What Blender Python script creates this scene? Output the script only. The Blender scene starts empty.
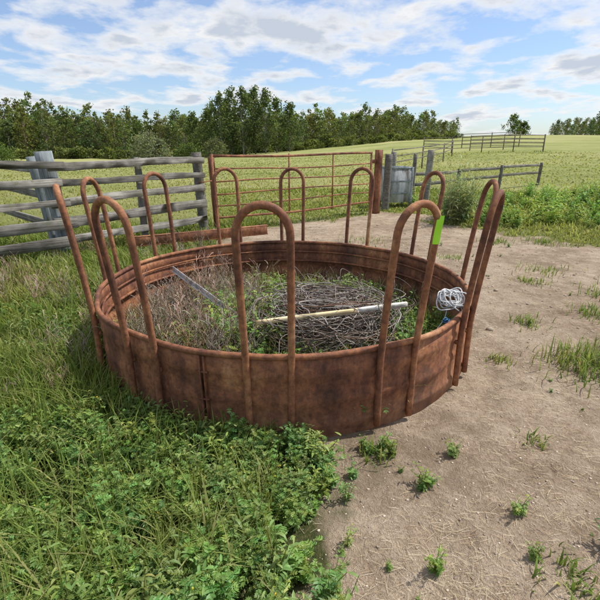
import bpy, math, random
import numpy as np
from mathutils import Vector, Matrix
random.seed(7); rng=np.random.default_rng(7)
scene=bpy.context.scene
COL=scene.collection

# ------------------------------------------------------------ noise helpers
def _hash(i,j,s):
    n=(i*374761393+j*668265263+s*982451653)&0xffffffff
    n=((n^(n>>13))*1274126177)&0xffffffff
    return ((n^(n>>16))&0xffff)/65535.0
def vnoise(x,y,sc=1.0,seed=0):
    x=np.asarray(x,float)*sc+1000; y=np.asarray(y,float)*sc+1000
    i=np.floor(x).astype(np.int64); j=np.floor(y).astype(np.int64)
    fx=x-i; fy=y-j; fx=fx*fx*(3-2*fx); fy=fy*fy*(3-2*fy)
    a=_hash(i,j,seed);b=_hash(i+1,j,seed);c=_hash(i,j+1,seed);d=_hash(i+1,j+1,seed)
    return (a*(1-fx)+b*fx)*(1-fy)+(c*(1-fx)+d*fx)*fy
def fbm(x,y,sc,seed=0,o=3):
    r=0;a=1;t=0
    for k in range(o):
        r=r+a*vnoise(x,y,sc*2**k,seed+k*17); t+=a; a*=.5
    return r/t

# ------------------------------------------------------------ layout
CX,CY,R,HP=-0.115,3.405,1.375,0.49
DIRT=np.array([(0.05,-2),(0.06,1.0),(0.02,1.4),(0.06,1.75),(-0.1,2.3),(-0.9,2.75),(-1.1,4.6),(-1.25,5.6),(-1.15,7.0),(-0.6,8.2),(1.2,9.75),(2.3,10.7),(3.0,8.9),(3.6,7.9),(4.5,6.9),(6.5,5.9),(12,5.2),(14,-2)])
def sdf(px,py,P=DIRT):
    px=np.asarray(px,float);py=np.asarray(py,float)
    d=np.full(px.shape,1e9); ins=np.zeros(px.shape,bool)
    for k in range(len(P)):
        ax,ay=P[k]; bx,by=P[(k+1)%len(P)]
        ex,ey=bx-ax,by-ay
        t=np.clip(((px-ax)*ex+(py-ay)*ey)/(ex*ex+ey*ey),0,1)
        d=np.minimum(d,np.hypot(px-ax-t*ex,py-ay-t*ey))
        c=((ay>py)!=(by>py))
        xi=ax+(py-ay)*ex/(ey if abs(ey)>1e-9 else 1e-9)
        ins^=(c&(px<xi))
    return np.where(ins,-d,d)
def grassmask(x,y):
    d=sdf(x,y)
    n=(fbm(x,y,2.2,3)-.5)*1.0+(fbm(x,y,.7,4)-.5)*1.6*np.clip((y-4)/4,0,1)
    m=np.clip((d+n)/0.45+.5,0,1)
    rr=np.hypot(x-CX,y-CY)
    ing=np.clip((R-0.05-rr)/.1,0,1)*np.clip((fbm(x,y,2.5,50)-.25)*3,0,1)
    return np.maximum(m,ing)
def weedzone(x,y):
    lim=2.25+.10*np.clip(-x-.6,0,3)+(fbm(x,y,1.8,19)-.5)*.8-np.clip(-x-1.1,0,9)*.5
    return np.clip((lim-y)/.25+.5,0,1)
_ax=np.array([-60,-30,-12,0,12,24,34,50]);
_hz=np.array([-2.2,-2.1,-1.5,0.1,2.4,3.7,3.0,2.4])
def terrain(x,y):
    x=np.asarray(x,float);y=np.asarray(y,float)
    r=np.hypot(x,y); az=np.degrees(np.arctan2(x,np.maximum(y,1e-3)))
    H=np.interp(az,_ax,_hz)
    t=np.clip((r-14)/(130-14),0,1.0); t=t*t*(3-2*t)
    t=t*np.clip((y+5)/10,0,1)
    h=H*t
    h=h+ (fbm(x,y,.25,11)-.5)*.10*np.clip((r-4)/10,0,1)+(fbm(x,y,.03,12)-.5)*1.2*np.clip((r-20)/80,0,1)
    near=np.clip(1-r/15,0,1)
    h=h+((fbm(x,y,1.3,5)-.5)*.04+(fbm(x,y,7,6)-.5)*.028+(vnoise(x,y,25,8)-.5)*.008)*near
    return h

# ------------------------------------------------------------ mesh helpers
def build(name,V,F,mat,C=None,parent=None,smooth=False):
    V=np.asarray(V,np.float32);F=np.asarray(F,np.int32);k=F.shape[1]
    me=bpy.data.meshes.new(name)
    me.vertices.add(len(V)); me.vertices.foreach_set('co',V.ravel())
    me.loops.add(F.size); me.loops.foreach_set('vertex_index',F.ravel())
    me.polygons.add(len(F)); me.polygons.foreach_set('loop_start',np.arange(0,F.size,k,dtype=np.int32))
    if smooth: me.polygons.foreach_set('use_smooth',np.ones(len(F),bool))
    me.update(calc_edges=True)
    if C is not None:
        C=np.asarray(C,np.float32)
        if C.shape[1]==3: C=np.hstack([C,np.ones((len(C),1),np.float32)])
        a=me.color_attributes.new('Col','FLOAT_COLOR','POINT'); a.data.foreach_set('color',C.ravel())
    me.materials.append(mat)
    ob=bpy.data.objects.new(name,me); COL.objects.link(ob)
    if parent: ob.parent=parent
    return ob
def empty(name):
    e=bpy.data.objects.new(name,None); COL.objects.link(e); return e
def merge(parts):
    V=[];F=[];C=[];o=0
    for p in parts:
        V.append(p[0]);F.append(np.asarray(p[1])+o);o+=len(p[0])
        if len(p)>2:C.append(p[2])
    return np.vstack(V),np.vstack(F),(np.vstack(C) if C else None)
def replicate(protos,pos,rotz,scale,tint,tilt=None):
    n=len(pos); idx=rng.integers(0,len(protos),n); out=[]
    if tilt is None: tilt=np.zeros(n)
    tdir=rng.uniform(0,2*np.pi,n)
    for k,(V,F,C) in enumerate(protos):
        s=np.where(idx==k)[0]
        if len(s)==0: continue
        c,sn=np.cos(rotz[s])[:,None],np.sin(rotz[s])[:,None]
        sc=scale[s]; sc=sc[:,None] if sc.ndim==1 else sc
        sx=sc[:,0:1]; sz=sc[:,-1:]
        x=V[None,:,0]*sx;y=V[None,:,1]*sx;z=V[None,:,2]*sz
        X=x*c-y*sn;Y=x*sn+y*c
        tl=np.tan(tilt[s])[:,None]
        X=X+z*tl*np.cos(tdir[s])[:,None];Y=Y+z*tl*np.sin(tdir[s])[:,None]
        P=np.stack([X+pos[s,0:1],Y+pos[s,1:2],z+pos[s,2:3]],-1).reshape(-1,3)
        FF=(F[None]+(np.arange(len(s))*len(V))[:,None,None]).reshape(-1,F.shape[1])
        CC=(C[None]*tint[s][:,None,:]).reshape(-1,3)
        out.append((P,FF,CC))
    return merge(out)
def tube(pts,rad,seg=8,closed=False,cap=True):
    pts=np.asarray(pts,float);n=len(pts)
    rad=np.broadcast_to(np.asarray(rad,float),(n,))
    if closed: T=np.roll(pts,-1,0)-np.roll(pts,1,0)
    else: T=np.gradient(pts,axis=0)
    T/=np.linalg.norm(T,axis=1)[:,None]+1e-9
    a=np.array([0,0,1.]) if abs(T[0][2])<.9 else np.array([1.,0,0])
    N=np.cross(T[0],a);N/=np.linalg.norm(N)
    V=[]
    th=np.linspace(0,2*np.pi,seg,endpoint=False)
    for i in range(n):
        N=N-T[i]*np.dot(N,T[i]);N/=np.linalg.norm(N)+1e-9
        B=np.cross(T[i],N)
        V.append(pts[i]+rad[i]*(np.cos(th)[:,None]*N+np.sin(th)[:,None]*B))
    V=np.vstack(V);F=[]
    for i in range(n if closed else n-1):
        j=(i+1)%n
        for k in range(seg):
            l=(k+1)%seg
            a0,b0,c0,d0=i*seg+k,i*seg+l,j*seg+l,j*seg+k
            F+=[(a0,b0,c0),(a0,c0,d0)]
    if cap and not closed:
        V=np.vstack([V,pts[0],pts[-1]]);m=len(V)
        for k in range(seg):
            l=(k+1)%seg
            F.append((m-2,l,k));F.append((m-1,(n-1)*seg+k,(n-1)*seg+l))
    return V,np.array(F)
def boxm(p0,p1,w,t,up=(0,0,1),jit=0.003,nseg=8,roll=0):
    p0=Vector(p0);p1=Vector(p1);d=(p1-p0);L=d.length;d.normalize()
    up=Vector(up);s=d.cross(up).normalized();u=s.cross(d).normalized()
    b=min(w,t)*.14
    prof=[(-t/2+b,-w/2),(t/2-b,-w/2),(t/2,-w/2+b),(t/2,w/2-b),(t/2-b,w/2),(-t/2+b,w/2),(-t/2,w/2-b),(-t/2,-w/2+b)]
    V=[];F=[]
    ph=random.uniform(0,9)
    for i in range(nseg+1):
        f=i/nseg
        wob=math.sin(f*5+ph)*jit*1.5
        we=1+math.sin(f*9+ph*2)*jit*5
        for (a,c) in prof:
            q=p0+d*(L*f)+s*(a+wob+random.uniform(-jit,jit)*.4)+u*(c*we+wob+random.uniform(-jit,jit)*.5)
            V.append(q[:])
    m=8
    for i in range(nseg):
        for k in range(m):
            l=(k+1)%m
            F+=[(i*m+k,i*m+l,(i+1)*m+l),(i*m+k,(i+1)*m+l,(i+1)*m+k)]
    V.append(p0[:]);V.append(p1[:]);n=len(V)
    for k in range(m):
        l=(k+1)%m
        F.append((n-2,l,k));F.append((n-1,nseg*m+k,nseg*m+l))
    return np.array(V),np.array(F)
def plank_ob(name,p0,p1,w,t,mat,parent,up=(0,0,1),jit=.004,nseg=10):
    p0=Vector(p0);p1=Vector(p1);L=(p1-p0).length
    V,F=boxm((0,0,0),(L,0,0),w,t,(0,0,1),jit,nseg)
    ob=build(name,V,F,mat,parent=parent)
    d=(p1-p0).normalized();upv=Vector(up);s=d.cross(upv).normalized();u=s.cross(d).normalized()
    M=Matrix((( d.x,-s.x,u.x,p0.x),(d.y,-s.y,u.y,p0.y),(d.z,-s.z,u.z,p0.z),(0,0,0,1)))
    ob.matrix_world=M
    return ob

# ------------------------------------------------------------ materials
def newmat(name):
    m=bpy.data.materials.new(name);m.use_nodes=True;nt=m.node_tree
    for n in list(nt.nodes):nt.nodes.remove(n)
    o=nt.nodes.new('ShaderNodeOutputMaterial');return m,nt,o
def nd(nt,t,**k):
    n=nt.nodes.new(t)
    for a,b in k.items(): setattr(n,a,b)
    return n
def ramp(nt,stops,fac):
    r=nt.nodes.new('ShaderNodeValToRGB');e=r.color_ramp.elements
    while len(e)<len(stops):e.new(.5)
    for q,(p,c) in zip(e,stops):
        q.position=p;q.color=(*c,1) if len(c)==3 else c
    nt.links.new(fac,r.inputs[0]);return r.outputs[0]
def noise(nt,vec,scale,detail=5,rough=.6,dist=0):
    n=nd(nt,'ShaderNodeTexNoise');n.inputs['Scale'].default_value=scale;n.inputs['Detail'].default_value=detail
    n.inputs['Roughness'].default_value=rough;n.inputs['Distortion'].default_value=dist
    nt.links.new(vec,n.inputs['Vector']);return n.outputs['Fac']
def mapping(nt,vec,scale=(1,1,1),loc=(0,0,0)):
    m=nd(nt,'ShaderNodeMapping');m.inputs['Scale'].default_value=scale;m.inputs['Location'].default_value=loc
    nt.links.new(vec,m.inputs['Vector']);return m.outputs[0]
def mix(nt,f,a,b,mode='MIX'):
    m=nd(nt,'ShaderNodeMix',data_type='RGBA',blend_type=mode)
    for s,v in ((m.inputs[0],f),(m.inputs[6],a),(m.inputs[7],b)):
        if isinstance(v,bpy.types.NodeSocket):nt.links.new(v,s)
        elif isinstance(v,(tuple,list)):s.default_value=(*v,1) if len(v)==3 else v
        else:s.default_value=v
    return m.outputs[2]
def math_(nt,op,a,b=0.5,clamp=False):
    m=nd(nt,'ShaderNodeMath',operation=op,use_clamp=clamp)
    for s,v in ((m.inputs[0],a),(m.inputs[1],b)):
        if isinstance(v,bpy.types.NodeSocket):nt.links.new(v,s)
        else:s.default_value=v
    return m.outputs[0]
def bump(nt,h,strength,dist):
    b=nd(nt,'ShaderNodeBump');b.inputs['Strength'].default_value=strength;b.inputs['Distance'].default_value=dist
    nt.links.new(h,b.inputs['Height']);return b.outputs[0]
def principled(nt,o,col,rough=.8,normal=None,metal=0,spec=.3):
    p=nd(nt,'ShaderNodeBsdfPrincipled')
    if isinstance(col,bpy.types.NodeSocket):nt.links.new(col,p.inputs['Base Color'])
    else:p.inputs['Base Color'].default_value=(*col,1)
    if isinstance(rough,bpy.types.NodeSocket):nt.links.new(rough,p.inputs['Roughness'])
    else:p.inputs['Roughness'].default_value=rough
    p.inputs['Metallic'].default_value=metal
    p.inputs['Specular IOR Level'].default_value=spec
    if normal:nt.links.new(normal,p.inputs['Normal'])
    nt.links.new(p.outputs[0],o.inputs[0]);return p
def leafmat(name,trans=.3,rough=.55,spec=.25):
    m,nt,o=newmat(name)
    a=nd(nt,'ShaderNodeAttribute',attribute_name='Col')
    d=nd(nt,'ShaderNodeBsdfDiffuse');nt.links.new(a.outputs['Color'],d.inputs[0])
    src=d.outputs[0]
    if spec>.15:
        g=nd(nt,'ShaderNodeBsdfGlossy');g.inputs['Roughness'].default_value=.45;g.inputs[0].default_value=(.8,.85,.8,1)
        mm=nd(nt,'ShaderNodeMixShader');mm.inputs[0].default_value=.035;nt.links.new(src,mm.inputs[1]);nt.links.new(g.outputs[0],mm.inputs[2]);src=mm.outputs[0]
    t=nd(nt,'ShaderNodeBsdfTranslucent');c=mix(nt,1.0,a.outputs['Color'],(1.5,1.5,.7),'MULTIPLY')
    nt.links.new(c,t.inputs[0])
    mx=nd(nt,'ShaderNodeMixShader');mx.inputs[0].default_value=trans
    nt.links.new(src,mx.inputs[1]);nt.links.new(t.outputs[0],mx.inputs[2]);nt.links.new(mx.outputs[0],o.inputs[0])
    return m
M_LEAF=leafmat('leaf_green',.38); M_GRASS=leafmat('grass_blades',.38,spec=.1); M_TREE=leafmat('tree_foliage',.35,.7,.1)
M_DRY=leafmat('dry_stalks',.1,.8,.1)
def attrmat(name,rough=.85):
    m,nt,o=newmat(name);a=nd(nt,'ShaderNodeAttribute',attribute_name='Col')
    principled(nt,o,a.outputs['Color'],rough);return m
M_STONE=attrmat('stones')
def rustmat(name,d=1.0,pale=0.0):
    m,nt,o=newmat(name)
    tc=nd(nt,'ShaderNodeTexCoord').outputs['Object']
    n1=noise(nt,tc,1.9,9,.66,.5);n2=noise(nt,tc,30,6,.75)
    st=noise(nt,mapping(nt,tc,(5,5,1.3)),1.7,7,.66)
    f=math_(nt,'ADD',math_(nt,'MULTIPLY',n1,.58),math_(nt,'MULTIPLY',st,.42))
    f=math_(nt,'ADD',f,math_(nt,'MULTIPLY',math_(nt,'SUBTRACT',n2,.5),.10))
    c=ramp(nt,[(.35,(.055*d,.026*d,.018*d)),(.43,(.135*d,.054*d,.031*d)),(.50,(.225*d,.092*d,.048*d)),(.56,(.32*d,.140*d,.066*d)),(.62,(.41*d,.215*d,.112*d)),(.71,(.49*d,.33*d,.205*d))],f)
    f2=ramp(nt,[(.33,(.62,.6,.6)),(.5,(1,1,1)),(.67,(1.35,1.3,1.2))],n2)
    c=mix(nt,1.0,c,f2,'MULTIPLY')
    if pale:
        sx=nd(nt,'ShaderNodeSeparateXYZ');nt.links.new(tc,sx.inputs[0])
        mr=nd(nt,'ShaderNodeMapRange');mr.inputs[1].default_value=.0;mr.inputs[2].default_value=.22;mr.inputs[3].default_value=.5;mr.inputs[4].default_value=0;nt.links.new(sx.outputs[2],mr.inputs[0])
        k=math_(nt,'MULTIPLY',mr.outputs[0],ramp(nt,[(.4,(.1,.1,.1)),(.6,(1,1,1))],n1))
        c=mix(nt,k,c,(.33,.22,.14))
        pt=ramp(nt,[(.59,(0,0,0)),(.66,(.55,.55,.55))],noise(nt,mapping(nt,tc,(1,1,1),(5,3,1)),2.6,7,.66,.3))
        c=mix(nt,pt,c,(.095,.058,.045))
    rg=ramp(nt,[(.3,(.6,.6,.6)),(.7,(.92,.92,.92))],n2)
    principled(nt,o,c,rg,bump(nt,n2,.5,.004),metal=.05,spec=.35)
    return m
M_RUST=rustmat('rusty_steel',1.0,1);M_RUST2=rustmat('rusty_pipe',.95)
def woodmat(name,c0,c1,c2):
    m,nt,o=newmat(name)
    tc=nd(nt,'ShaderNodeTexCoord').outputs['Object']
    oi=nd(nt,'ShaderNodeObjectInfo')
    va=nd(nt,'ShaderNodeVectorMath',operation='ADD');nt.links.new(tc,va.inputs[0])
    cb=nd(nt,'ShaderNodeCombineXYZ');nt.links.new(math_(nt,'MULTIPLY',oi.outputs['Random'],37.),cb.inputs[0]);nt.links.new(math_(nt,'MULTIPLY',oi.outputs['Random'],11.),cb.inputs[2])
    nt.links.new(cb.outputs[0],va.inputs[1]);v=va.outputs[0]
    g=noise(nt,mapping(nt,v,(1.0,34,34)),1.5,8,.75,.6);b=noise(nt,v,2.4,5,.65)
    f=math_(nt,'ADD',math_(nt,'MULTIPLY',g,.6),math_(nt,'MULTIPLY',b,.4))
    c=ramp(nt,[(.38,c0),(.5,c1),(.62,c2)],f)
    k=math_(nt,'ADD',math_(nt,'MULTIPLY',oi.outputs['Random'],.6),.62)
    kk=nd(nt,'ShaderNodeCombineColor');[nt.links.new(k,kk.inputs[i]) for i in range(3)]
    c=mix(nt,1.0,c,kk.outputs[0],'MULTIPLY')
    c=mix(nt,ramp(nt,[(.57,(0,0,0)),(.64,(.55,.55,.55))],noise(nt,v,5,5,.7)),c,(.13,.14,.07))
    principled(nt,o,c,.9,bump(nt,g,.8,.008),spec=.12);return m
M_WOOD=woodmat('weathered_wood',(.06,.053,.043),(.20,.185,.16),(.37,.35,.31))
M_WOODB=woodmat('old_post_wood',(.10,.11,.115),(.24,.27,.28),(.42,.45,.46))
M_WOODW=woodmat('pale_wood',(.42,.30,.13),(.66,.52,.30),(.80,.70,.50))

def groundmat():
    m,nt,o=newmat('ground_soil_and_grass')
    tc=nd(nt,'ShaderNodeTexCoord').outputs['Object']
    a=nd(nt,'ShaderNodeSeparateColor');nt.links.new(nd(nt,'ShaderNodeAttribute',attribute_name='Col').outputs['Color'],a.inputs[0])
    g=a.outputs[0];far=a.outputs[1]
    n0=noise(nt,tc,.9,4,.6);n1=noise(nt,tc,6,7,.74);n2=noise(nt,tc,48,5,.8);n3=noise(nt,tc,200,2,.75)
    dirt=ramp(nt,[(.34,(.26,.185,.125)),(.46,(.41,.31,.222)),(.57,(.53,.42,.31)),(.70,(.64,.53,.41))],math_(nt,'ADD',math_(nt,'MULTIPLY',n0,.4),math_(nt,'MULTIPLY',n1,.6)))
    fine=ramp(nt,[(.32,(.46,.44,.42)),(.47,(1,1,1)),(.66,(1.28,1.26,1.23))],math_(nt,'ADD',math_(nt,'MULTIPLY',n2,.55),math_(nt,'MULTIPLY',n3,.45)))
    dirt=mix(nt,1.0,dirt,fine,'MULTIPLY')
    lt=ramp(nt,[(.49,(0,0,0)),(.60,(.65,.65,.65))],noise(nt,mapping(nt,tc,(1,1,1),(3,9,0)),1.7,9,.8))
    dirt=mix(nt,lt,dirt,(.24,.18,.12))
    th=ramp(nt,[(.3,(.035,.045,.015)),(.5,(.085,.095,.035)),(.7,(.18,.16,.07))],n2)
    w1=noise(nt,mapping(nt,tc,(.03,.09,1)),1.0,4,.6);w2=noise(nt,mapping(nt,tc,(.35,.8,1)),1.0,6,.75)
    fl=ramp(nt,[(.34,(.16,.195,.055)),(.45,(.245,.265,.085)),(.55,(.33,.33,.13)),(.68,(.43,.39,.20))],math_(nt,'ADD',math_(nt,'MULTIPLY',w1,.55),math_(nt,'MULTIPLY',w2,.45)))
    gr=mix(nt,far,th,fl)
    ed=math_(nt,'ADD',g,math_(nt,'MULTIPLY',math_(nt,'SUBTRACT',n1,.5),1.1),True)
    gm=ramp(nt,[(.36,(0,0,0)),(.66,(1,1,1))],ed)
    c=mix(nt,gm,dirt,gr)
    h=math_(nt,'ADD',n1,math_(nt,'ADD',math_(nt,'MULTIPLY',n2,.9),math_(nt,'MULTIPLY',n3,.3)))
    principled(nt,o,c,.95,bump(nt,h,.95,.030),spec=.1);return m
M_GROUND=groundmat()
N=680
s=np.linspace(-1,1,N)
gx=np.sinh(s*6.8)/np.sinh(6.8)*420
sy=np.linspace(-.55,1,N);gy=np.sinh(sy*6.4)/np.sinh(6.4)*520+2.2
X,Y=np.meshgrid(gx,gy);Z=terrain(X,Y)
V=np.stack([X,Y,Z],-1).reshape(-1,3)
i,j=np.meshgrid(np.arange(N-1),np.arange(N-1));a=(j*N+i).ravel()
F=np.stack([a,a+1,a+N+1,a+N],-1)
gm=grassmask(V[:,0],V[:,1]);rr=np.hypot(V[:,0],V[:,1]);far=np.clip((rr-5)/6,0,1)
build('ground',V,F,M_GROUND,np.stack([gm,far,gm*0],-1),smooth=True)
def tz(x,y): return float(terrain(np.array([x]),np.array([y]))[0])

# ------------------------------------------------------------ feeder
feeder=empty('round_bale_feeder')
nA=240;prof=[(0.0,-.04),(0.0,.06),(.010,.075),(.010,.095),(0,.11),(0,.20),(.012,.22),(.012,.25),(0,.27),(0,.36),(.010,.38),(.010,.40),(0,.415),(0,HP)]
th=np.linspace(0,2*np.pi,nA,endpoint=False)
def ringR(t,z):
    return R+.012*np.sin(2*t+1)+.006*np.sin(12*t)+.020*(vnoise(t*2.4,np.full_like(t,z*3),1.3,91)-.5)
ringsO=[];ringsI=[]
for off,z in prof:
    r=ringR(th,z)+off*.6+(HP-z)*-.01
    zz_=z+(.012*np.sin(3*th+1) if z<0.05 else 0)
    ringsO.append(np.stack([CX+r*np.sin(th),CY-r*np.cos(th),np.zeros(nA)+zz_],-1))
for off,z in prof[::-1]:
    r=ringR(th,z)+off-.006+(HP-z)*-.01
    ringsI.append(np.stack([CX+r*np.sin(th),CY-r*np.cos(th),np.full(nA,z)],-1))
Vp=np.vstack(ringsO+ringsI);m=len(prof)*2;F=[]
for q in range(m):
    q2=(q+1)%m
    for k in range(nA):
        l=(k+1)%nA;F.append((q*nA+k,q*nA+l,q2*nA+l,q2*nA+k))
build('panel_ring',Vp,np.array(F),M_RUST,parent=feeder,smooth=True)
def ringtube(z,dr,rad,seg=8,w=0.0):
    r=ringR(th,z)+dr
    return tube(np.stack([CX+r*np.sin(th),CY-r*np.cos(th),z+w*np.sin(3*th)],-1),rad,seg,True)
def ob_from(name,parts,mat,parent,smooth=True):
    V,F,_=merge(parts);return build(name,V,F,mat,parent=parent,smooth=smooth)
ob_from('top_rim',[ringtube(HP+.006,-.003,.017,10)],M_RUST2,feeder)
ob_from('inner_channel',[ringtube(.30,-.022,.012,6),ringtube(.40,-.020,.009,6)],M_RUST2,feeder)
def rad_pt(a,t,off,z):
    n=(math.sin(a),-math.cos(a));tg=(math.cos(a),math.sin(a))
    r=R+off
    return (CX+n[0]*r+tg[0]*t,CY+n[1]*r+tg[1]*t,z)
hoops=[]
for k,ad in enumerate([-1.5,27,56.5,87,119,150,178.5,206,236,266,297,327.5]):
    a=math.radians(ad)
    wb=.110+random.uniform(-.004,.004);wt=.120
    sp=.095+random.uniform(-.015,.015);top=1.25+random.uniform(-.012,.012)
    def off(z): return .026+ sp*max(0,(z-.40)/.85)**1.25
    pts=[]
    zt=top-wt-.015
    zs=np.linspace(.04,zt,14)
    lean=random.uniform(-.010,.010)
    for z in zs:
        f=(z-.03)/(zt-.03);w=wb+(wt-wb)*min(1,f*1.1)
        pts.append(rad_pt(a,-w+lean*f,off(z)-(w*w)/(2*R),z))
    for q in np.linspace(math.pi,0,15)[1:-1]:
        z=zt+math.sin(q)*(wt+.015);pts.append(rad_pt(a,math.cos(q)*wt+lean,off(z)-.005,z))
    for z in zs[::-1]:
        f=(z-.03)/(zt-.03);w=wb+(wt-wb)*min(1,f*1.1)
        pts.append(rad_pt(a,w+lean*f,off(z)-(w*w)/(2*R),z))
    pts=np.array(pts);hoops.append((a,pts))
    Vh,Fh=tube(pts,.0185,10)
    build('hoop_%d'%(k+1),Vh,Fh,M_RUST2,parent=feeder,smooth=True)
parts=[]
for k,aa in enumerate([-16,104,222]):
    a=math.radians(aa)
    for dt in(-.012,.012):
        p0=rad_pt(a,dt,.010,.0);p1=rad_pt(a,dt,.010,HP-.01)
        parts.append(boxm(p0,p1,.006,.035,up=(math.cos(a),math.sin(a),0),jit=0.001,nseg=4))
    for z in(.08,.23,.39):
        parts.append(tube([rad_pt(a,-.026,.018,z),rad_pt(a,.026,.018,z)],.007,6))
for (a,pts) in hoops:
    for li in (4,-5):
        p=pts[li]; n_=np.array([math.sin(a),-math.cos(a),0])
        parts.append(tube([p-n_*.03-[0,0,.03],p-n_*.012-[0,0,.03]],.016,6))
ob_from('seam_flanges',parts,M_RUST2,feeder,False)
m,nt,o=newmat('neon_tag');
tcn=nd(nt,'ShaderNodeTexCoord').outputs['Object']
principled(nt,o,ramp(nt,[(.35,(.30,.72,.03)),(.6,(.42,.85,.05))],noise(nt,tcn,9,2)),.5)
a,pts=hoops[1]
qa=Vector(pts[-14]);qb=Vector(pts[-11]);dirp=(qb-qa).normalized();c=qa.lerp(qb,.02)
Vt=[];Ft=[]
for ii in range(9):
    f=(ii/8-.5)*.14;cc_=c+dirp*f
    for jj,xx in enumerate((-.017,0,.017)):
        Vt.append((cc_.x+xx-.002,cc_.y-.0225-(.003 if jj==1 else 0)-.002*math.sin(ii),cc_.z+.01))
for ii in range(8):
    for jj in range(2):
        b0=ii*3+jj;Ft.append((b0,b0+3,b0+4,b0+1))
tag=build('lot_tag',np.array(Vt),np.array(Ft),m)
tag.parent=feeder

# ------------------------------------------------------------ feeder contents
m,nt,o=newmat('old_wire');at=nd(nt,'ShaderNodeAttribute',attribute_name='Col');principled(nt,o,at.outputs['Color'],.6,metal=.2)
M_WIRE=m
parts=[]
for k in range(190):
    rr_=random.uniform(.12,.46);n=26
    cx=.19+random.gauss(0,.13);cy=3.18+random.gauss(0,.15);cz=random.uniform(.04,.36)*(1.15-rr_)
    tx,ty=random.gauss(0,.28),random.gauss(0,.28)
    t=np.linspace(0,2*np.pi*random.uniform(.6,1.25),n)+random.uniform(0,6)
    e=random.uniform(.65,1.0);ph=random.uniform(0,3);w1,w2=random.uniform(.01,.05),random.uniform(.01,.03)
    r_=rr_*(1+w1*3*np.sin(3*t+ph)+w2*2*np.sin(7*t+ph*2))
    x=cx+r_*np.cos(t)*1.12;y=cy+r_*np.sin(t)*e
    z=np.maximum(.02,cz+.04+tx*(x-cx)+ty*(y-cy)+w1*np.sin(5*t+ph)+.14*np.exp(-((x-.2)**2+(y-3.25)**2)/.12))
    z=np.minimum(z,.40+random.uniform(-.02,.03))
    Vw,Fw=tube(np.stack([x,y,z],-1),random.uniform(.0018,.0044),4,cap=False)
    c=random.choice([(.20,.16,.13),(.27,.235,.21),(.10,.07,.055),(.17,.10,.065),(.36,.33,.30),(.14,.115,.10)])
    parts.append((Vw,Fw,np.tile(c,(len(Vw),1))))
for k in range(40):
    x0=.19+random.gauss(0,.28);y0=3.22+random.gauss(0,.25);d=random.uniform(0,6.28);L=random.uniform(.2,.55);t=np.linspace(0,1,14)
    hz=random.uniform(.1,.38)
    x=x0+L*t*math.cos(d)+.04*np.sin(t*7);y=y0+L*t*math.sin(d);z=.18+hz*np.sin(t*2.6)
    Vw,Fw=tube(np.stack([x,y,z],-1),.0022,4,cap=False);parts.append((Vw,Fw,np.tile((.26,.22,.19),(len(Vw),1))))
V,F,C=merge(parts);build('wire_pile',V,F,M_WIRE,C,smooth=True)
stick=empty('wooden_stick')
plank_ob('shaft',(-.29,2.77,.375),(.40,2.93,.405),.030,.026,M_WOODW,stick,jit=.002)
mw,nt,o=newmat('white_paint_worn');tcx=nd(nt,'ShaderNodeTexCoord').outputs['Object'];principled(nt,o,ramp(nt,[(.4,(.5,.46,.38)),(.55,(.74,.72,.66))],noise(nt,tcx,30,5)),.6)
plank_ob('painted_end',(.40,2.93,.405),(.76,3.02,.418),.032,.028,mw,stick,jit=.001)
mg,nt,o=newmat('galvanized_strip');tcx=nd(nt,'ShaderNodeTexCoord').outputs['Object'];principled(nt,o,ramp(nt,[(.35,(.34,.34,.33)),(.6,(.54,.55,.56))],noise(nt,tcx,14,5)),.5,metal=.2)
strip=empty('metal_strip')
plank_ob('web',(-1.16,3.98,.42),(-.44,3.12,.27),.042,.006,mg,strip,jit=.0005)
plank_ob('flange',(-1.16,3.967,.400),(-.44,3.107,.250),.005,.026,mg,strip,jit=.0005)
mr,nt,o=newmat('white_rope');tcx=nd(nt,'ShaderNodeTexCoord').outputs['Object'];principled(nt,o,ramp(nt,[(.35,(.50,.50,.50)),(.6,(.72,.73,.74))],noise(nt,tcx,40,3)),.8)
parts=[]
for k in range(15):
    t=np.linspace(0,6.4,30)+random.uniform(0,6);rr_=random.uniform(.035,.075);px_,py_=random.gauss(0,.024),random.gauss(0,.02)
    nx=random.gauss(0,.3)
    x=1.06+px_+rr_*np.cos(t)*1.0;y=2.99+py_+rr_*.7*np.sin(t)
    z=.47+random.gauss(0,.012)+rr_*np.cos(t+.3)*-.15+rr_*.65*np.sin(t)*.9+nx*(x-1.06)+.008*np.sin(3*t)
    parts.append(tube(np.stack([x,y,z],-1),.0048,5,cap=False))
t=np.linspace(0,1,20)
parts.append(tube(np.stack([1.03-.16*t+.02*np.sin(t*9),2.98-.15*t,.44-.30*np.sin(t*1.6)],-1),.004,5))
parts.append(tube(np.stack([1.05+.16*t,3.0-.06*t,.50+.03*np.sin(t*9)-.25*t*t],-1),.004,5))
ob_from('rope_coil',parts,mr,None)
mbl,nt,o=newmat('blue_plastic');tcx=nd(nt,'ShaderNodeTexCoord').outputs['Object'];principled(nt,o,ramp(nt,[(.4,(.05,.17,.38)),(.6,(.10,.28,.52))],noise(nt,tcx,30,3)),.5)
t=np.linspace(0,1,14);ob_from('blue_twine',[tube(np.stack([.98+.10*t+.01*np.sin(t*11+q),2.84+.08*t+.01*q,.36-.06*t+.02*np.sin(t*8+q)],-1),.004,5) for q in range(4)],mbl,None)

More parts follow.
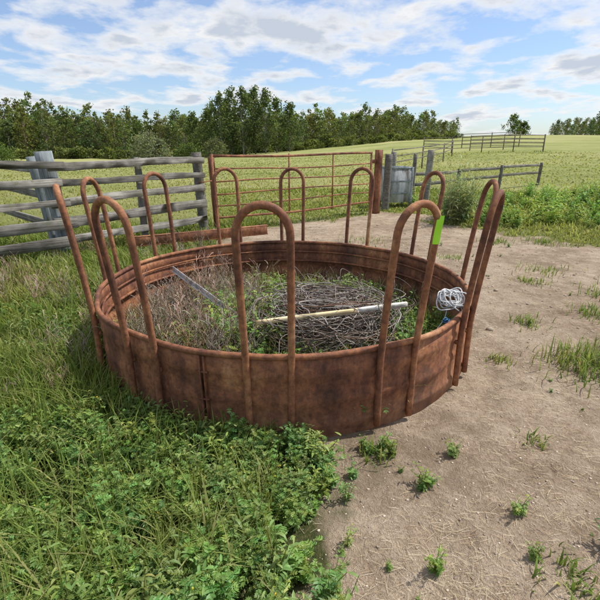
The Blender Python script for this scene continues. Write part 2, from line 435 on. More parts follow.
# ------------------------------------------------------------ fences
fence=empty('wooden_fence')
FP=[(-8.6,1.2),(-5.6,3.35),(-3.10,5.85),(-1.66,7.72)]
hs=[1.27,1.04,.79,.53,.27]
for k in range(3):
    (x0,y0),(x1,y1)=FP[k],FP[k+1]
    d=Vector((x1-x0,y1-y0,0)).normalized();nrm=Vector((d.y,-d.x,0))*.085
    for q,h in enumerate(hs):
        w=random.choice([.10,.12,.13,.085])
        z0=tz(x0,y0)+h+random.uniform(-.045,.045);z1=tz(x1,y1)+h*1.0+random.uniform(-.045,.045)
        e=random.uniform(.05,.2)
        plank_ob('rail_%d_%d'%(k,q),Vector((x0,y0,z0))-d*e+nrm,Vector((x1,y1,z1))+d*(.03 if k==2 else e)+nrm*(1.0+.25*(k%2)),w,.036,M_WOOD,fence,jit=.011,nseg=16)
def post(name,x,y,h,w,t,mat,parent,lean=(0,0),round_=False):
    z=tz(x,y)
    if round_:
        n=9;pts=[(x+lean[0]*i/n,y+lean[1]*i/n,z-.1+(h+.1)*i/n) for i in range(n+1)]
        V,F=tube(pts,[w*(1-.06*i/n)+random.uniform(-.003,.003) for i in range(n+1)],12);return build(name,V,F,mat,parent=parent,smooth=False)
    return plank_ob(name,(x,y,z-.1),(x+lean[0],y+lean[1],z+h),w,t,mat,parent,up=(.6,.8,0),jit=.008)
post('post_1',-3.10,5.92,1.40,.17,.15,M_WOODB,fence,(-.10,0))
post('post_1_brace',-3.32,6.10,1.33,.12,.12,M_WOODB,fence,(-.14,.02))
post('post_2',-5.6,3.45,1.40,.17,.15,M_WOOD,fence)
post('post_0',-8.6,1.3,1.35,.17,.15,M_WOOD,fence)
post('post_3',-1.66,7.80,1.36,.085,.1,M_WOOD,fence,(-.05,0),True)
post('batten',-2.35,6.80,1.30,.10,.04,M_WOOD,fence)
f2=empty('pasture_fence')
FQ=[(-3.35,6.1),(-6.6,9.2),(-10.5,12.6),(-15,16.5),(-21,21)]
for k in range(4):
    (x0,y0),(x1,y1)=FQ[k],FQ[k+1]
    post('post_%d'%k,x1,y1,1.25,.07,.1,M_WOOD,f2,(.02,0),True)
    for q,h in enumerate([1.15,.82,.45]):
        plank_ob('rail_%d_%d'%(k,q),(x0,y0,tz(x0,y0)+h),(x1,y1,tz(x1,y1)+h+random.uniform(-.03,.03)),.10,.035,M_WOOD,f2)
gate=empty('pipe_gate')
G0=Vector((-1.47,7.86,0));G1=Vector((1.54,10.18,0))
def gp(f,z):
    p=G0.lerp(G1,f);return (p.x,p.y,tz(p.x,p.y)+z)
parts=[]
for z,r_ in((1.30,.022),(1.08,.013),(.88,.013),(.68,.013),(.48,.013),(.26,.020)):
    parts.append(tube([gp(f,z+.014*math.sin(f*6+z*7)) for f in np.linspace(0,1,9)],r_,8))
ob_from('bars',parts,M_RUST2,gate)
parts=[tube([gp(f,.22),gp(f,1.33)],r_,8) for f,r_ in((0,.026),(.42,.015),(.71,.015),(1,.022))]
ob_from('uprights',parts,M_RUST2,gate)
gpst=empty('gate_post')
V,F=boxm((1.72,10.32,-.1),(1.72,10.32,1.36),.14,.14,up=(.8,.6,0),jit=.003);build('shaft',V,F,M_RUST2,parent=gpst)
V,F=boxm((1.60,10.24,1.08),(1.60,10.24,1.16),.12,.06,up=(.8,.6,0),jit=.001,nseg=2);build('hinge',V,F,M_RUST2,parent=gpst)
V,F=boxm((1.60,10.24,.28),(1.60,10.24,.36),.12,.06,up=(.8,.6,0),jit=.001,nseg=2);build('hinge_low',V,F,M_RUST2,parent=gpst)
gl=empty('latch_post')
V,F=boxm((-1.45,7.95,-.1),(-1.50,7.95,1.28),.09,.09,up=(.8,.6,0),jit=.003);V2,F2=tube([(-1.48,7.8,.9),(-1.68,7.68,.88)],.01,6)
V,F,_=merge([(V,F),(V2,F2)]);build('shaft',V,F,M_RUST,parent=gl)
bm=empty('rusty_beam')
parts=[boxm((-2.35,6.15,.20),(-.50,6.85,.25),.12,.012,jit=.001),boxm((-2.35,6.18,.265),(-.50,6.88,.315),.012,.07,jit=.001),boxm((-2.35,6.18,.135),(-.50,6.88,.185),.012,.07,jit=.001),
 boxm((-2.2,6.26,.0),(-2.2,6.26,.24),.07,.07,jit=.001),boxm((-.68,6.87,.0),(-.68,6.87,.30),.16,.12,jit=.001)]
ob_from('channel',parts,M_RUST2,bm,False)
# grey metal-clad bin standing beside the gate post
mb,nt,o=newmat('grey_sheet_metal');tcx=nd(nt,'ShaderNodeTexCoord').outputs['Object']
nn=noise(nt,mapping(nt,tcx,(3,3,1)),2.0,7,.7)
principled(nt,o,ramp(nt,[(.36,(.16,.14,.12)),(.48,(.34,.35,.35)),(.62,(.50,.52,.53))],nn),.6,bump(nt,nn,.3,.01),metal=.15)
gb=empty('grey_bin')
bx0,by0,bw,bd,bh=2.14,11.22,.60,.50,.93
def bp_(x,y,z): # slight yaw
    return (bx0+x*.97-y*.20,by0+x*.20+y*.97,z)
for nm,(p,q,w_,t_,up_) in {'front':(bp_(.02,0,.52),bp_(bw-.02,0,.52),.80,.02,(0,0,1)),'back':(bp_(.02,bd,.52),bp_(bw-.02,bd,.52),.80,.02,(0,0,1)),
   'side_left':(bp_(0,.02,.52),bp_(0,bd-.02,.52),.80,.02,(0,0,1)),'side_right':(bp_(bw,.02,.52),bp_(bw,bd-.02,.52),.80,.02,(0,0,1)),
   'floor':(bp_(.02,bd/2,.16),bp_(bw-.02,bd/2,.16),.02,bd-.06,(0,0,1))}.items():
    V,F=boxm(p,q,w_,t_,up_,.003,6);build(nm,V,F,mb,parent=gb)
parts=[]
for x in(0,bw):
    for y in(-.004,bd+.004): parts.append(boxm(bp_(x,y,-.05),bp_(x,y,bh+.02),.055,.055,(.97,.2,0),.001,4))
for z in(.34,.62): parts.append(boxm(bp_(.03,-.018,z),bp_(bw-.03,-.018,z),.035,.014,(0,0,1),.001,3))
for a_,b_ in(((.03,0),(bw-.03,0)),((.03,bd),(bw-.03,bd)),((0,.03),(0,bd-.03)),((bw,.03),(bw,bd-.03))):
    parts.append(boxm(bp_(*a_,bh),bp_(*b_,bh),.05,.045,(0,0,1),.001,3))
ob_from('frame',parts,M_WOODB,gb,False)
fr=empty('corral_fence')
FR=[(2.10,10.9),(2.95,12.2),(4.6,13.6),(6.6,15.4),(8.7,17.0)]
for k in range(4):
    (x0,y0),(x1,y1)=FR[k],FR[k+1]
    post('post_%d'%k,x1,y1,1.25 if k<1 else .8,.055,.1,M_WOOD,fr,(.03,0),True)
    if k==0: continue
    for q,h in enumerate([.74,.48]):
        plank_ob('rail_%d_%d'%(k,q),(x0,y0,tz(x0,y0)+h),(x1,y1,tz(x1,y1)+h-.03),.085,.035,M_WOOD,fr)
post('post_a',2.02,10.85,1.28,.09,.1,M_WOOD,fr,(0.02,0),True);post('post_b',2.5,12.6,1.3,.08,.1,M_WOOD,fr,(0.0,0),True);post('post_c',3.25,11.9,1.35,.09,.1,M_WOOD,fr,(0.04,0),True)
def pen(name,pts,rails,h,rad=.04):
    e=empty(name);parts=[]
    for k in range(len(pts)):
        x,y=pts[k];z=tz(x,y);parts.append(tube([(x,y,z-.1),(x,y,z+h)],rad*1.5,6))
        if k+1<len(pts):
            x1,y1=pts[k+1];z1=tz(x1,y1)
            for q in range(rails):
                hh=h*(1-.22*q);parts.append(tube([(x,y,z+hh-.08),(x1,y1,z1+hh-.08)],rad,6))
    ob_from('rails',parts,M_PEN,e,False)
mp,nt,o=newmat('grey_rails');tcx=nd(nt,'ShaderNodeTexCoord').outputs['Object'];principled(nt,o,ramp(nt,[(.35,(.10,.085,.07)),(.6,(.22,.19,.16))],noise(nt,tcx,3,4)),.85);M_PEN=mp
pen('corral_pen',[(12.2,47),(14.5,45.5),(17,44.5),(19.5,43.5),(22,43),(23.5,46),(20.5,48),(17.5,49)],4,1.5,.03)
pen('corral_pen',[(4.2,21.5),(7,27),(10,33),(12.5,39),(12.2,47)],3,1.25,.028)
pen('corral_pen',[(19.0,56),(22,55),(25,54.5)],4,1.6,.035)

# ------------------------------------------------------------ trees
def leafcards(P,size,r):
    n=len(P);d=r.normal(size=(n,3));d/=np.linalg.norm(d,axis=1)[:,None]
    e=r.normal(size=(n,3));e-=d*(e*d).sum(1)[:,None];e/=np.linalg.norm(e,axis=1)[:,None]
    s=(size*r.uniform(.6,1.3,n))[:,None]
    V=np.stack([P-d*s*.5,P+e*s*.38,P+d*s*.6,P-e*s*.38],1).reshape(-1,3)
    b=np.arange(n)*4
    F=np.stack([np.stack([b,b+1,b+2],-1),np.stack([b,b+2,b+3],-1)],1).reshape(-1,3)
    return V,F
def tree(h,w,nl,leaf,seed,base=.18,col=(.085,.12,.035),nclump=26,bark=(.30,.29,.25),cs=1.0):
    r=np.random.default_rng(seed);parts=[]
    tr=h*.011+.03
    t=np.linspace(0,1,7)
    trunk=np.stack([.02*h*np.sin(t*3+seed)*t,.02*h*np.cos(t*2.3+seed)*t,h*.95*t],-1);trunk[0,2]=-.3
    v,f=tube(trunk,tr*(1-.88*t),6);parts.append((v,f,np.tile(bark,(len(v),1))))
    cc=[]
    for k in range(nclump):
        q=(k+.5)/nclump
        f_=base+(1-base)*q**.9
        env=w*.5*(math.sin(math.pi*(.20+.78*q))**.8)*r.uniform(.8,1.2)
        a=r.uniform(0,6.28);rad=env*r.uniform(.1,1.0)**.6
        c=np.array([math.cos(a)*rad,math.sin(a)*rad,f_*h*.97+r.normal(0,.02)*h]);cc.append((c,w*r.uniform(.12,.20)*(1.1-.5*q)*cs))
        b0=np.array([0,0,max(.05*h,c[2]-rad*.9-.05*h)])
        b0[0]=np.interp(b0[2],trunk[:,2],trunk[:,0]);b0[1]=np.interp(b0[2],trunk[:,2],trunk[:,1])
        v,f=tube([b0,(b0+c)/2+[0,0,-.02*h],c],[tr*.4,tr*.25,tr*.08],3,cap=False);parts.append((v,f,np.tile(bark,(len(v),1))*.8))
    per=nl//nclump
    for c,s in cc:
        P=c+r.normal(size=(per,3))*s*.62*[1,1,1.1]
        v,f=leafcards(P,leaf,r)
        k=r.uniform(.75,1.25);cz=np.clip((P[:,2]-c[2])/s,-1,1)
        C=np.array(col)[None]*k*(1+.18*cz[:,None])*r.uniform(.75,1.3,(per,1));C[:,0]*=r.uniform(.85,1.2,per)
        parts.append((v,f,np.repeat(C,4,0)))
    return merge(parts)
protos=[tree(rng.uniform(9.5,11.5),rng.uniform(4.0,5.4),760,.46,s_,base=.08,nclump=34,col=(.112,.152,.056)) for s_ in range(9)]
pos=[];sc=[];ti=[]
def addtree(px,dep,s,tint):
    u=(px-300)/451.; x=u*dep/1.045; y=dep
    pos.append((x,y,tz(x,y)-.2));sc.append((s*rng.uniform(.95,1.2),s*rng.uniform(.85,1.12)));ti.append(tint)
for row,(dep,hf) in enumerate(((112,.82),(120,.94),(129,1.05),(140,1.12))):
    px=-120
    while px<730:
        step=rng.uniform(7,11);px+=step
        if 455<px<745 and not(px>545): continue
        base=np.interp(px,[-130,0,60,130,170,200,300,340,380,420,450,545,600,740],[1.2,1.2,1.14,1.0,.92,.90,.86,.86,.80,.68,.50,.50,.72,.9])
        dd=dep+rng.uniform(-4,4)
        if px>545: dd+=50;base*=1.15
        if px>400 and px<460: dd+=15
        k=rng.uniform(.7,1.35);tt=np.array([k*rng.uniform(.9,1.3),k,k*rng.uniform(.8,1.2)])
        addtree(px,dd,base*hf*rng.uniform(.80,1.08),tt)
pos=np.array(pos);sc=np.array(sc);ti=np.array(ti)
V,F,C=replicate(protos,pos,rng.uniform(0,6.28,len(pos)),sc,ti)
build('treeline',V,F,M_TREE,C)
bp=[tree(2.6,4.4,320,.5,40+s_,base=.02,nclump=16,col=(.12,.16,.055)) for s_ in range(4)]
pos=[];sc=[];ti=[]
for px in np.arange(-120,458,4.0):
    dd=107+rng.uniform(-3,4)
    addtree(px,dd,rng.uniform(.5,1.1)*(1 if px<330 else .75),np.array([1.1,1,1.])*rng.uniform(.7,1.3))
V,F,C=replicate(bp,np.array(pos),rng.uniform(0,6.28,len(pos)),np.array(sc),np.array(ti));build('underbrush',V,F,M_TREE,C)
for k,(px,dep,h,w) in enumerate([(212,92,9.2,4.2),(222,90,11.4,4.4),(233,94,12.3,4.4),(244,91,12.0,4.8),(256,95,12.5,4.6),(266,92,11.4,4.6),(277,96,10.4,4.4),(230,99,11.0,5),(250,100,12,5),(196,97,8.6,4.6),(290,99,9.8,4.4)]):
    u=(px-300)/451.;x=u*dep/1.045;y=dep
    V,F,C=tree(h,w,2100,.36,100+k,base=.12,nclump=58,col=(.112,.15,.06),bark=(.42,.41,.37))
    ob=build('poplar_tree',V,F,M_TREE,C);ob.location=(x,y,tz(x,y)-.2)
for (px,dep,h,w) in [(508,150,6.2,5.5),(519,152,4.2,4)]:
    u=(px-300)/451.;x=u*dep/1.045
    V,F,C=tree(h,w,1400,.4,150+px,base=.06,nclump=30);ob=build('field_tree',V,F,M_TREE,C);ob.location=(x,dep,tz(x,dep)-.2)
for (px,dep,h,w,c) in [(150,62,3.5,4.8,(.17,.19,.12)),(158,60,2.7,4.0,(.17,.19,.12)),(215,78,2.8,4.2,(.14,.16,.09)),(190,84,2.4,4.2,(.10,.14,.05)),(2,70,2.4,5,(.09,.13,.04))]:
    u=(px-300)/451.;x=u*dep/1.045
    V,F,C=tree(h,w,1700,.24,170+px,base=.03,nclump=34,col=c);ob=build('willow_bush',V,F,M_TREE,C);ob.location=(x,dep,tz(x,dep)-.1)

# ------------------------------------------------------------ grass
def blade(curv,w=.006,n=3):
    V=[];F=[]
    for i in range(n):
        f=i/n;V+=[(-w*(1-f*.6),curv*f*f,f*(1-.18*curv*f)),(w*(1-f*.6),curv*f*f,f*(1-.18*curv*f))]
    V.append((0,curv,1-.25*curv))
    for i in range(n-1):
        a=2*i;F+=[(a,a+1,a+3),(a,a+3,a+2)]
    F.append((2*n-2,2*n-1,2*n))
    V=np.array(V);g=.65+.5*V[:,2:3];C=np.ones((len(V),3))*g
    return V,np.array(F),C
bl=[blade(c) for c in(.1,.3,.5,.75,.95)]
bl2=[blade(c,n=2) for c in(.1,.35,.6,.9)]
def inside(x,y,pad=0): return np.hypot(x-CX,y-CY)<R+pad
def replicate_b(protos,pos,rot,ws,h,tint):
    idx=rng.integers(0,len(protos),len(pos));out=[]
    for k,(V,F,C) in enumerate(protos):
        s_=np.where(idx==k)[0]
        if not len(s_):continue
        c,sn=np.cos(rot[s_])[:,None],np.sin(rot[s_])[:,None]
        x=V[None,:,0]*ws[s_][:,None];y=V[None,:,1]*h[s_][:,None];z=V[None,:,2]*h[s_][:,None]
        P=np.stack([x*c-y*sn+pos[s_,0:1],x*sn+y*c+pos[s_,1:2],z+pos[s_,2:3]],-1).reshape(-1,3)
        out.append((P,(F[None]+(np.arange(len(s_))*len(V))[:,None,None]).reshape(-1,3),(C[None]*tint[s_][:,None,:]).reshape(-1,3)))
    return merge(out)
def scatter_grass(name,n,rmin,rmax,azlo,azhi,hfun,tint,wide=1.0,cond=None,protos=None):
    r=rmin*(rmax/rmin)**rng.uniform(0,1,n)
    az=np.radians(rng.uniform(azlo,azhi,n));x=r*np.sin(az);y=r*np.cos(az)
    g=grassmask(x,y);k=(rng.uniform(0,1,n)<np.clip((g-.25)*1.5,0,1))&(~inside(x,y,.03))
    k&=rng.uniform(0,1,n)<(.15+1.2*fbm(x,y,1.7,77))
    if cond is not None:k&=cond(x,y)
    x,y,r=x[k],y[k],r[k];n=len(x)
    h=hfun(x,y)*rng.uniform(.45,1.3,n)
    ws=np.clip(r/3.2,.8,14)*wide*rng.uniform(.7,1.4,n)
    pos=np.stack([x,y,terrain(x,y)-.01],-1)
    T=tint(x,y,n)
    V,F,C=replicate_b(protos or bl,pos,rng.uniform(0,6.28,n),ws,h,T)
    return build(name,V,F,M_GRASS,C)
def mk_tint(base,dry,sc,thr,amt,pr,sd):
    base=np.array(base);dry=np.array(dry)
    def f_(x,y,n):
        f=np.clip((fbm(x,y,sc,sd)-thr)*1.6,0,1)*amt+(rng.uniform(0,1,n)<pr)*.6
        f=np.clip(f,0,1)[:,None]
        return (base*(1-f)+dry*f)*rng.uniform(.7,1.35,(n,1))
    return f_
tintA=mk_tint((.175,.235,.058),(.40,.35,.17),.9,.42,.55,.15,31)
tintR=mk_tint((.19,.245,.062),(.39,.36,.16),.7,.38,.6,.12,33)
tintF=mk_tint((.28,.31,.10),(.46,.42,.21),.25,.34,.9,.20,34)
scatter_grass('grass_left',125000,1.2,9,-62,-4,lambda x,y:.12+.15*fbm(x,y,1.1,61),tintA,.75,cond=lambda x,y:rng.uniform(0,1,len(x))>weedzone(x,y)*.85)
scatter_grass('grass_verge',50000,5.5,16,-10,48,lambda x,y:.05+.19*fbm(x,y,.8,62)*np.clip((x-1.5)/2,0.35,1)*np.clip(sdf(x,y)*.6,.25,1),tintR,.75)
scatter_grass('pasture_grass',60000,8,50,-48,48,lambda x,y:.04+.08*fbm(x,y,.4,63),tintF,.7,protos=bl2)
cl=[(2.05,2.85,.16,420,.13),(2.2,2.95,.12,240,.12),(2.0,3.68,.07,120,.07),(1.46,2.97,.05,80,.06),(3.9,7.1,.16,240,.10),(3.15,7.15,.12,160,.09),(2.62,4.9,.08,90,.08),(3.0,5.4,.15,160,.07),(.38,1.9,.05,60,.09),(2.7,3.9,.10,160,.09),(3.3,4.4,.2,260,.09),(1.25,2.0,.04,50,.05),(2.1,6.1,.12,110,.06),(1.1,7.2,.2,150,.06),(.3,6.6,.2,120,.06),(1.75,1.9,.07,90,.06),(1.0,1.2,.06,90,.06)]
xs=[];ys=[];hh=[]
for (cx_,cy_,sg,nn_,h_) in cl:
    xs.append(rng.normal(cx_,sg,nn_));ys.append(rng.normal(cy_,sg,nn_));hh.append(h_*rng.uniform(.4,1.3,nn_))
xs=np.concatenate(xs);ys=np.concatenate(ys);hh=np.concatenate(hh);n=len(xs)
V,F,C=replicate_b(bl,np.stack([xs,ys,terrain(xs,ys)-.005],-1),rng.uniform(0,6.28,n),rng.uniform(.5,.95,n),hh,mk_tint((.16,.25,.055),(.40,.35,.18),1,.5,.5,.2,86)(xs,ys,n))
build('grass_tufts',V,F,M_GRASS,C)

# ------------------------------------------------------------ leafy weeds
def lobed_leaf(L,W,rise,droop,nl=3):
    V=[];F=[]
    def pt(s_,lat):
        return (lat,L*s_*(1-.1*droop*s_),rise*L*s_-droop*L*s_*s_+abs(lat)*.25)
    def quad(a,b,c,d):
        i=len(V);V.extend([a,b,c,d]);F.extend([(i,i+1,i+2),(i,i+2,i+3)])
    for i in range(nl):
        s_=.14+.60*i/(nl-1);l=W*math.sin(math.pi*(.22+.62*s_))*random.uniform(.75,1.15)
        for sg in(-1,1):
            quad(pt(s_-.10,0),pt(s_+.04,sg*l*.7),pt(s_+.24,sg*l),pt(s_+.14,0))
    quad(pt(.72,0),pt(.86,W*.36),pt(1.06,0),pt(.86,-W*.36))
    return np.array(V),np.array(F)
def lance_leaf(L,W,rise,droop,**k):
    V=[];F=[]
    for q in range(4):
        s_=q/3;w=W*.55*math.sin(math.pi*min(1,.15+.85*s_))**.8
        z=rise*L*s_-droop*L*s_*s_
        V+=[(-w,L*s_,z+w*.3),(0,L*s_,z),(w,L*s_,z+w*.3)]
    for q in range(3):
        a=3*q
        F+=[(a,a+1,a+4),(a,a+4,a+3),(a+1,a+2,a+5),(a+1,a+5,a+4)]
    return np.array(V),np.array(F)
def weed(h,nleaf,L,W,col,seed,flower=False,nst=5,leaf=lobed_leaf):
    random.seed(seed);parts=[]
    col=np.array(col)
    for s_ in range(nst):
        a=random.uniform(0,6.28);ln=random.uniform(.05,.6)*h
        hh=h*random.uniform(.6,1.05)
        st=np.array([(math.cos(a)*ln*t*t,math.sin(a)*ln*t*t,hh*t) for t in np.linspace(0,1,5)])
        v,f=tube(st,[.0026,.0024,.002,.0016,.001],3,cap=False);parts.append((v,f,np.tile(col*[1.0,.9,.9],(len(v),1))))
        m=nleaf//nst
        for k in range(m):
            t=.12+.9*(k+.5)/m;t=min(t,1);p=np.array([np.interp(t,np.linspace(0,1,5),st[:,q]) for q in range(3)])
            l=L*random.uniform(.6,1.15)*(1.2-.6*t);v,f=leaf(l,W*l/L,random.uniform(.1,.9),random.uniform(.2,1.0))
            b=random.uniform(0,6.28);c,sn=math.cos(b),math.sin(b)
            v=np.stack([v[:,0]*c-v[:,1]*sn,v[:,0]*sn+v[:,1]*c,v[:,2]],-1)+p
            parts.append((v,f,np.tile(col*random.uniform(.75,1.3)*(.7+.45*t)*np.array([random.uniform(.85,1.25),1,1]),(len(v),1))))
        if flower and random.random()<.35:
            p=st[-1];v,f=tube([p,p+[0,0,.005]],[.004,.003],5);parts.append((v,f,np.tile((.55,.50,.06),(len(v),1))))
    return merge(parts)
green=(.155,.262,.064)
wp=[weed(.15,56,.042,.019,green,s_,s_==0,nst=7) for s_ in range(5)]
wp2=[weed(.19,60,.050,.022,(.165,.27,.07),20+s_,nst=7) for s_ in range(2)]
wp3=[weed(.20,50,.060,.016,(.185,.275,.08),120+s_,nst=5,leaf=lance_leaf) for s_ in range(2)]
def place(name,protos,xy,smin,smax,tmin=.75,tmax=1.25,mat=M_LEAF,zoff=-.01):
    n=len(xy);pos=np.column_stack([xy,terrain(xy[:,0],xy[:,1])+zoff])
    k=rng.uniform(tmin,tmax,(n,1));T=np.hstack([k*rng.uniform(.85,1.25,(n,1)),k,k*rng.uniform(.8,1.2,(n,1))])
    sc=rng.uniform(smin,smax,(n,1));sc=np.hstack([sc,sc*rng.uniform(.75,1.2,(n,1))])
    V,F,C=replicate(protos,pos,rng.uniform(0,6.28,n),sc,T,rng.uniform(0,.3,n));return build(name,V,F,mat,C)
def sample(n,x0,x1,y0,y1,cond):
    x=rng.uniform(x0,x1,n);y=rng.uniform(y0,y1,n);k=cond(x,y);return np.column_stack([x[k],y[k]])
d0=sample(2500,-2.6,.32,.75,2.7,lambda x,y:(sdf(x,y)+(fbm(x,y,3,9)-.5)*.6>.0)&(~inside(x,y,.04))&(rng.uniform(0,1,len(x))<weedzone(x,y)*(.25+1.1*fbm(x,y,2.6,14))))
t_=rng.uniform(-.75,.10,60);rr0=R+.05+rng.uniform(0,.12,60);d0b=np.column_stack([CX+rr0*np.sin(t_),CY-rr0*np.cos(t_)])
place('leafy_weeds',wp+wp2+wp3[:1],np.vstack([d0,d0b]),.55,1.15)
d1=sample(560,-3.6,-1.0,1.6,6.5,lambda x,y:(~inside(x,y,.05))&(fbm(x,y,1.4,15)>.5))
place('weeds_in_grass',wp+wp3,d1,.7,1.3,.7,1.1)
spots=np.array([(.36,1.92),(.40,1.88),(.33,1.95),(.42,1.94),(.46,1.90),(.575,1.68),(.60,1.70),(.55,1.66),(.78,1.9),(.80,1.92),(.18,1.35),(.94,1.52),(.25,1.75),(.22,1.6),(2.3,2.92),(2.42,2.9),(2.0,3.65),(3.2,6.8),(3.0,6.9),(2.2,6.9),(1.2,1.35),(.5,1.25),(.9,1.3)])
place('dirt_sprigs',wp+wp3[:1],spots,.45,.80,.8,1.2)
d2=sample(620,.15,3.8,1.0,7.5,lambda x,y:(~inside(x,y,.05))&(fbm(x,y,1.6,25)>.57));place('small_sprigs',wp,d2,.10,.36,.7,1.2)
d3=sample(1000,CX-R,CX+R,CY-R,CY+R,lambda x,y:inside(x,y,-.08)&(fbm(x,y,2.4,35)>.40)&(((x-.2)/1.25)**2+(y-3.18)**2>.20)&((x>-.8)|(rng.uniform(0,1,len(x))<.3)))
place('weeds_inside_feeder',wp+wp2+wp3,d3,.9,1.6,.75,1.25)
d3=sample(70,-.70,-.12,2.9,3.8,lambda x,y:x>-9);place('weeds_in_wire',wp2+wp3,d3,1.2,2.0,.9,1.3)
d4=sample(420,2.8,9,8.4,13.5,lambda x,y:(sdf(x,y)>.3)&(fbm(x,y,.9,45)>.48));place('verge_weeds',wp2+wp3,d4,1.1,2.5,1.0,1.6)
d5=np.column_stack([rng.normal(3.12,.16,36),rng.normal(9.2,.25,36)])
wsg=[weed(.86,80,.13,.024,(.25,.33,.17),60+s_,nst=9,leaf=lance_leaf) for s_ in range(2)];place('sage_bush',wsg,d5,.8,1.4)
n=9000;x=rng.uniform(CX-R,CX+R,n);y=rng.uniform(CY-R,CY+R,n);k=inside(x,y,-.06)&(rng.uniform(0,1,n)<.2+fbm(x,y,2,81))&((x-.2)**2+(y-3.2)**2>.16);x,y=x[k],y[k];n=len(x)
V,F,C=replicate_b(bl,np.stack([x,y,terrain(x,y)],-1),rng.uniform(0,6.28,n),rng.uniform(.5,1,n),rng.uniform(.1,.34,n),mk_tint((.17,.23,.065),(.40,.34,.20),1.2,.35,.9,.2,82)(x,y,n))
build('grass_inside_feeder',V,F,M_GRASS,C)
def drystalk(seed,h,col):
    random.seed(seed);parts=[]
    for k in range(5):
        a=random.uniform(0,6.28);ln=random.uniform(.1,.5)*h;t=np.linspace(0,1,6)
        st=np.stack([math.cos(a)*ln*t**1.6,math.sin(a)*ln*t**1.6,h*random.uniform(.6,1)*t],-1)
        v,f=tube(st,np.linspace(.0026,.001,6),3,cap=False);c=np.array(col)*random.uniform(.7,1.3);parts.append((v,f,np.tile(c,(len(v),1))))
        for q in range(7):
            p=st[random.randint(2,5)];b=random.uniform(0,6.28);l=random.uniform(.04,.10)
            e=p+np.array([math.cos(b)*l*.6,math.sin(b)*l*.6,l*random.uniform(.3,1)]);v,f=tube([p,(p+e)/2+[0,0,.006],e],[.0016,.0013,.0022],3,cap=False)
            parts.append((v,f,np.tile(c*random.uniform(.8,1.4),(len(v),1))))
    return merge(parts)
dp=[drystalk(s_,.40,c) for s_,c in enumerate([(.36,.30,.23),(.30,.23,.17),(.42,.36,.28),(.24,.19,.14)])]
d6=sample(380,-1.3,-.35,2.6,4.4,lambda x,y:inside(x,y,-.08)&(fbm(x,y,2.3,83)>.38));place('dry_weeds',dp,d6,.55,1.15,.7,1.3,M_DRY)
d7=sample(80,-.2,1.1,3.5,4.6,lambda x,y:inside(x,y,-.08));place('dry_weeds_back',dp,d7,.4,.8,.7,1.3,M_DRY)
d8=sample(230,-3.4,-1.3,2.3,6.8,lambda x,y:(~inside(x,y,.05))&(sdf(x,y)>.1)&(fbm(x,y,1.2,71)>.48));place('dry_grass_heads',dp,d8,.5,.95,.9,1.4,M_DRY)

# ------------------------------------------------------------ stones, straw
def rock(seed):
    import bmesh
    b=bmesh.new();bmesh.ops.create_icosphere(b,subdivisions=1,radius=1);r=np.random.default_rng(seed)
    V=np.array([v.co[:] for v in b.verts])*(1+r.uniform(-.28,.28,(len(b.verts),1)))*[1,r.uniform(.6,.95),r.uniform(.4,.65)];F=np.array([[v.index for v in f.verts] for f in b.faces]);b.free()
    return V,F,np.ones((len(V),3))
rk=[rock(s_) for s_ in range(5)]
n=14000;r=1.0*(9/1.0)**rng.uniform(0,1,n);az=np.radians(rng.uniform(-12,56,n));x=r*np.sin(az);y=r*np.cos(az)
k=(sdf(x,y)<.1)&(~inside(x,y,.03))&(rng.uniform(0,1,n)<(.15+1.2*fbm(x,y,1.1,21)));x,y=x[k],y[k];n=len(x)
ss=.0022+.008*rng.uniform(0,1,n)**5;ss*=np.clip(np.hypot(x,y)/3,.8,2)
base=np.array([[.48,.39,.30],[.38,.30,.22],[.27,.21,.17],[.54,.45,.36]])[rng.integers(0,4,n)]*rng.uniform(.8,1.15,(n,1))
V,F,C=replicate(rk,np.stack([x,y,terrain(x,y)+ss*.1],-1),rng.uniform(0,6.28,n),ss,base);build('gravel',V,F,M_STONE,C,smooth=False)
xy=np.array([(1.62,3.55),(2.1,4.6)]);V,F,C=replicate(rk,np.column_stack([xy,terrain(xy[:,0],xy[:,1])+.005]),rng.uniform(0,6,2),np.array([.045,.03]),np.tile([.33,.27,.20],(2,1)));build('field_stones',V,F,M_STONE,C,smooth=True)
sv=np.array([(-.5,-.010,0),(-.5,.010,0),(.5,.008,.03),(.5,-.008,.03),(0,0,.04)]);sf=np.array([(0,4,1),(0,3,4),(3,2,4),(1,4,2)])
n=46000;r=1.0*(9/1.0)**rng.uniform(0,1,n);az=np.radians(rng.uniform(-20,56,n));x=r*np.sin(az);y=r*np.cos(az)
k=(sdf(x,y)<.25)&(~inside(x,y,.0))&(rng.uniform(0,1,n)<(2.4*fbm(x,y,1.6,23)-.6));x,y=x[k],y[k];n=len(x)
T=np.array([[.60,.50,.34],[.42,.32,.20],[.22,.16,.11],[.64,.56,.42]])[rng.integers(0,4,n)]
V,F,C=replicate([(sv,sf,np.ones((5,3)))],np.stack([x,y,terrain(x,y)+.005],-1),rng.uniform(0,6.28,n),rng.uniform(.010,.055,n),T);build('straw_litter',V,F,M_DRY,C)

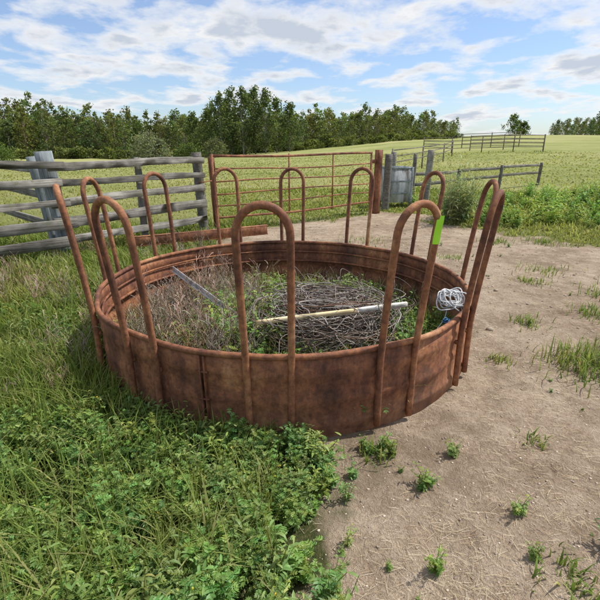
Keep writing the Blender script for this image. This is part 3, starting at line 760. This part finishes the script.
# ------------------------------------------------------------ light
sd=Vector((.72,.22,1.10)).normalized()
el=math.asin(sd.z);rot=math.atan2(sd.x,sd.y)
L=bpy.data.lights.new('sun','SUN');L.energy=5.0;L.angle=math.radians(.5);L.color=(1,.96,.89)
lo=bpy.data.objects.new('sun',L);COL.objects.link(lo);lo.rotation_euler=(-sd).to_track_quat('-Z','Y').to_euler()
w=bpy.data.worlds.new('World');scene.world=w;w.use_nodes=True;nt=w.node_tree
for n_ in list(nt.nodes):nt.nodes.remove(n_)
out=nd(nt,'ShaderNodeOutputWorld')
sky=nd(nt,'ShaderNodeTexSky');sky.sky_type='NISHITA';sky.sun_disc=False;sky.sun_elevation=el;sky.sun_rotation=rot;sky.air_density=1.0;sky.dust_density=.6;sky.ozone_density=2.5
bg=nd(nt,'ShaderNodeBackground');bg.inputs[1].default_value=.14
nt.links.new(mix(nt,1.0,sky.outputs[0],(.86,.96,1.12),'MULTIPLY'),bg.inputs[0])
tc=nd(nt,'ShaderNodeTexCoord').outputs['Generated']
sx=nd(nt,'ShaderNodeSeparateXYZ');nt.links.new(tc,sx.inputs[0])
zz=math_(nt,'ADD',math_(nt,'MAXIMUM',sx.outputs[2],0.0),.14)
cb=nd(nt,'ShaderNodeCombineXYZ');nt.links.new(math_(nt,'DIVIDE',sx.outputs[0],zz),cb.inputs[0]);nt.links.new(math_(nt,'DIVIDE',sx.outputs[1],zz),cb.inputs[1])
c1=noise(nt,mapping(nt,cb.outputs[0],(.95,.8,1),(3.1,1.7,0)),2.4,7,.56,.15)
c2=noise(nt,mapping(nt,cb.outputs[0],(.5,.6,1),(7.1,2.7,0)),1.0,3,.5,.2)
cf=math_(nt,'ADD',math_(nt,'MULTIPLY',c1,.68),math_(nt,'MULTIPLY',c2,.32))
cm=ramp(nt,[(.44,(0,0,0)),(.49,(.5,.5,.5)),(.56,(.97,.97,.97))],cf)
cm=math_(nt,'MAXIMUM',cm,.14)
cs=ramp(nt,[(.46,(.86,.90,.96)),(.53,(1.0,1.0,1.0)),(.61,(.62,.68,.78))],math_(nt,'ADD',cf,math_(nt,'MULTIPLY',math_(nt,'SUBTRACT',noise(nt,cb.outputs[0],2.5,4),.5),.15)))
bg2=nd(nt,'ShaderNodeBackground');bg2.inputs[1].default_value=.94;nt.links.new(cs,bg2.inputs[0])
mx=nd(nt,'ShaderNodeMixShader');nt.links.new(cm,mx.inputs[0]);nt.links.new(bg.outputs[0],mx.inputs[1]);nt.links.new(bg2.outputs[0],mx.inputs[2]);nt.links.new(mx.outputs[0],out.inputs[0])

cam=bpy.data.cameras.new('camera');co=bpy.data.objects.new('camera',cam);COL.objects.link(co)
co.location=(0,0,1.5);co.rotation_euler=(math.radians(90-19.2),0,0);cam.sensor_width=36;cam.lens=451/600*36;cam.clip_start=.05;cam.clip_end=2000
scene.camera=co
scene.view_settings.view_transform='Standard';scene.view_settings.look='None';scene.view_settings.exposure=0
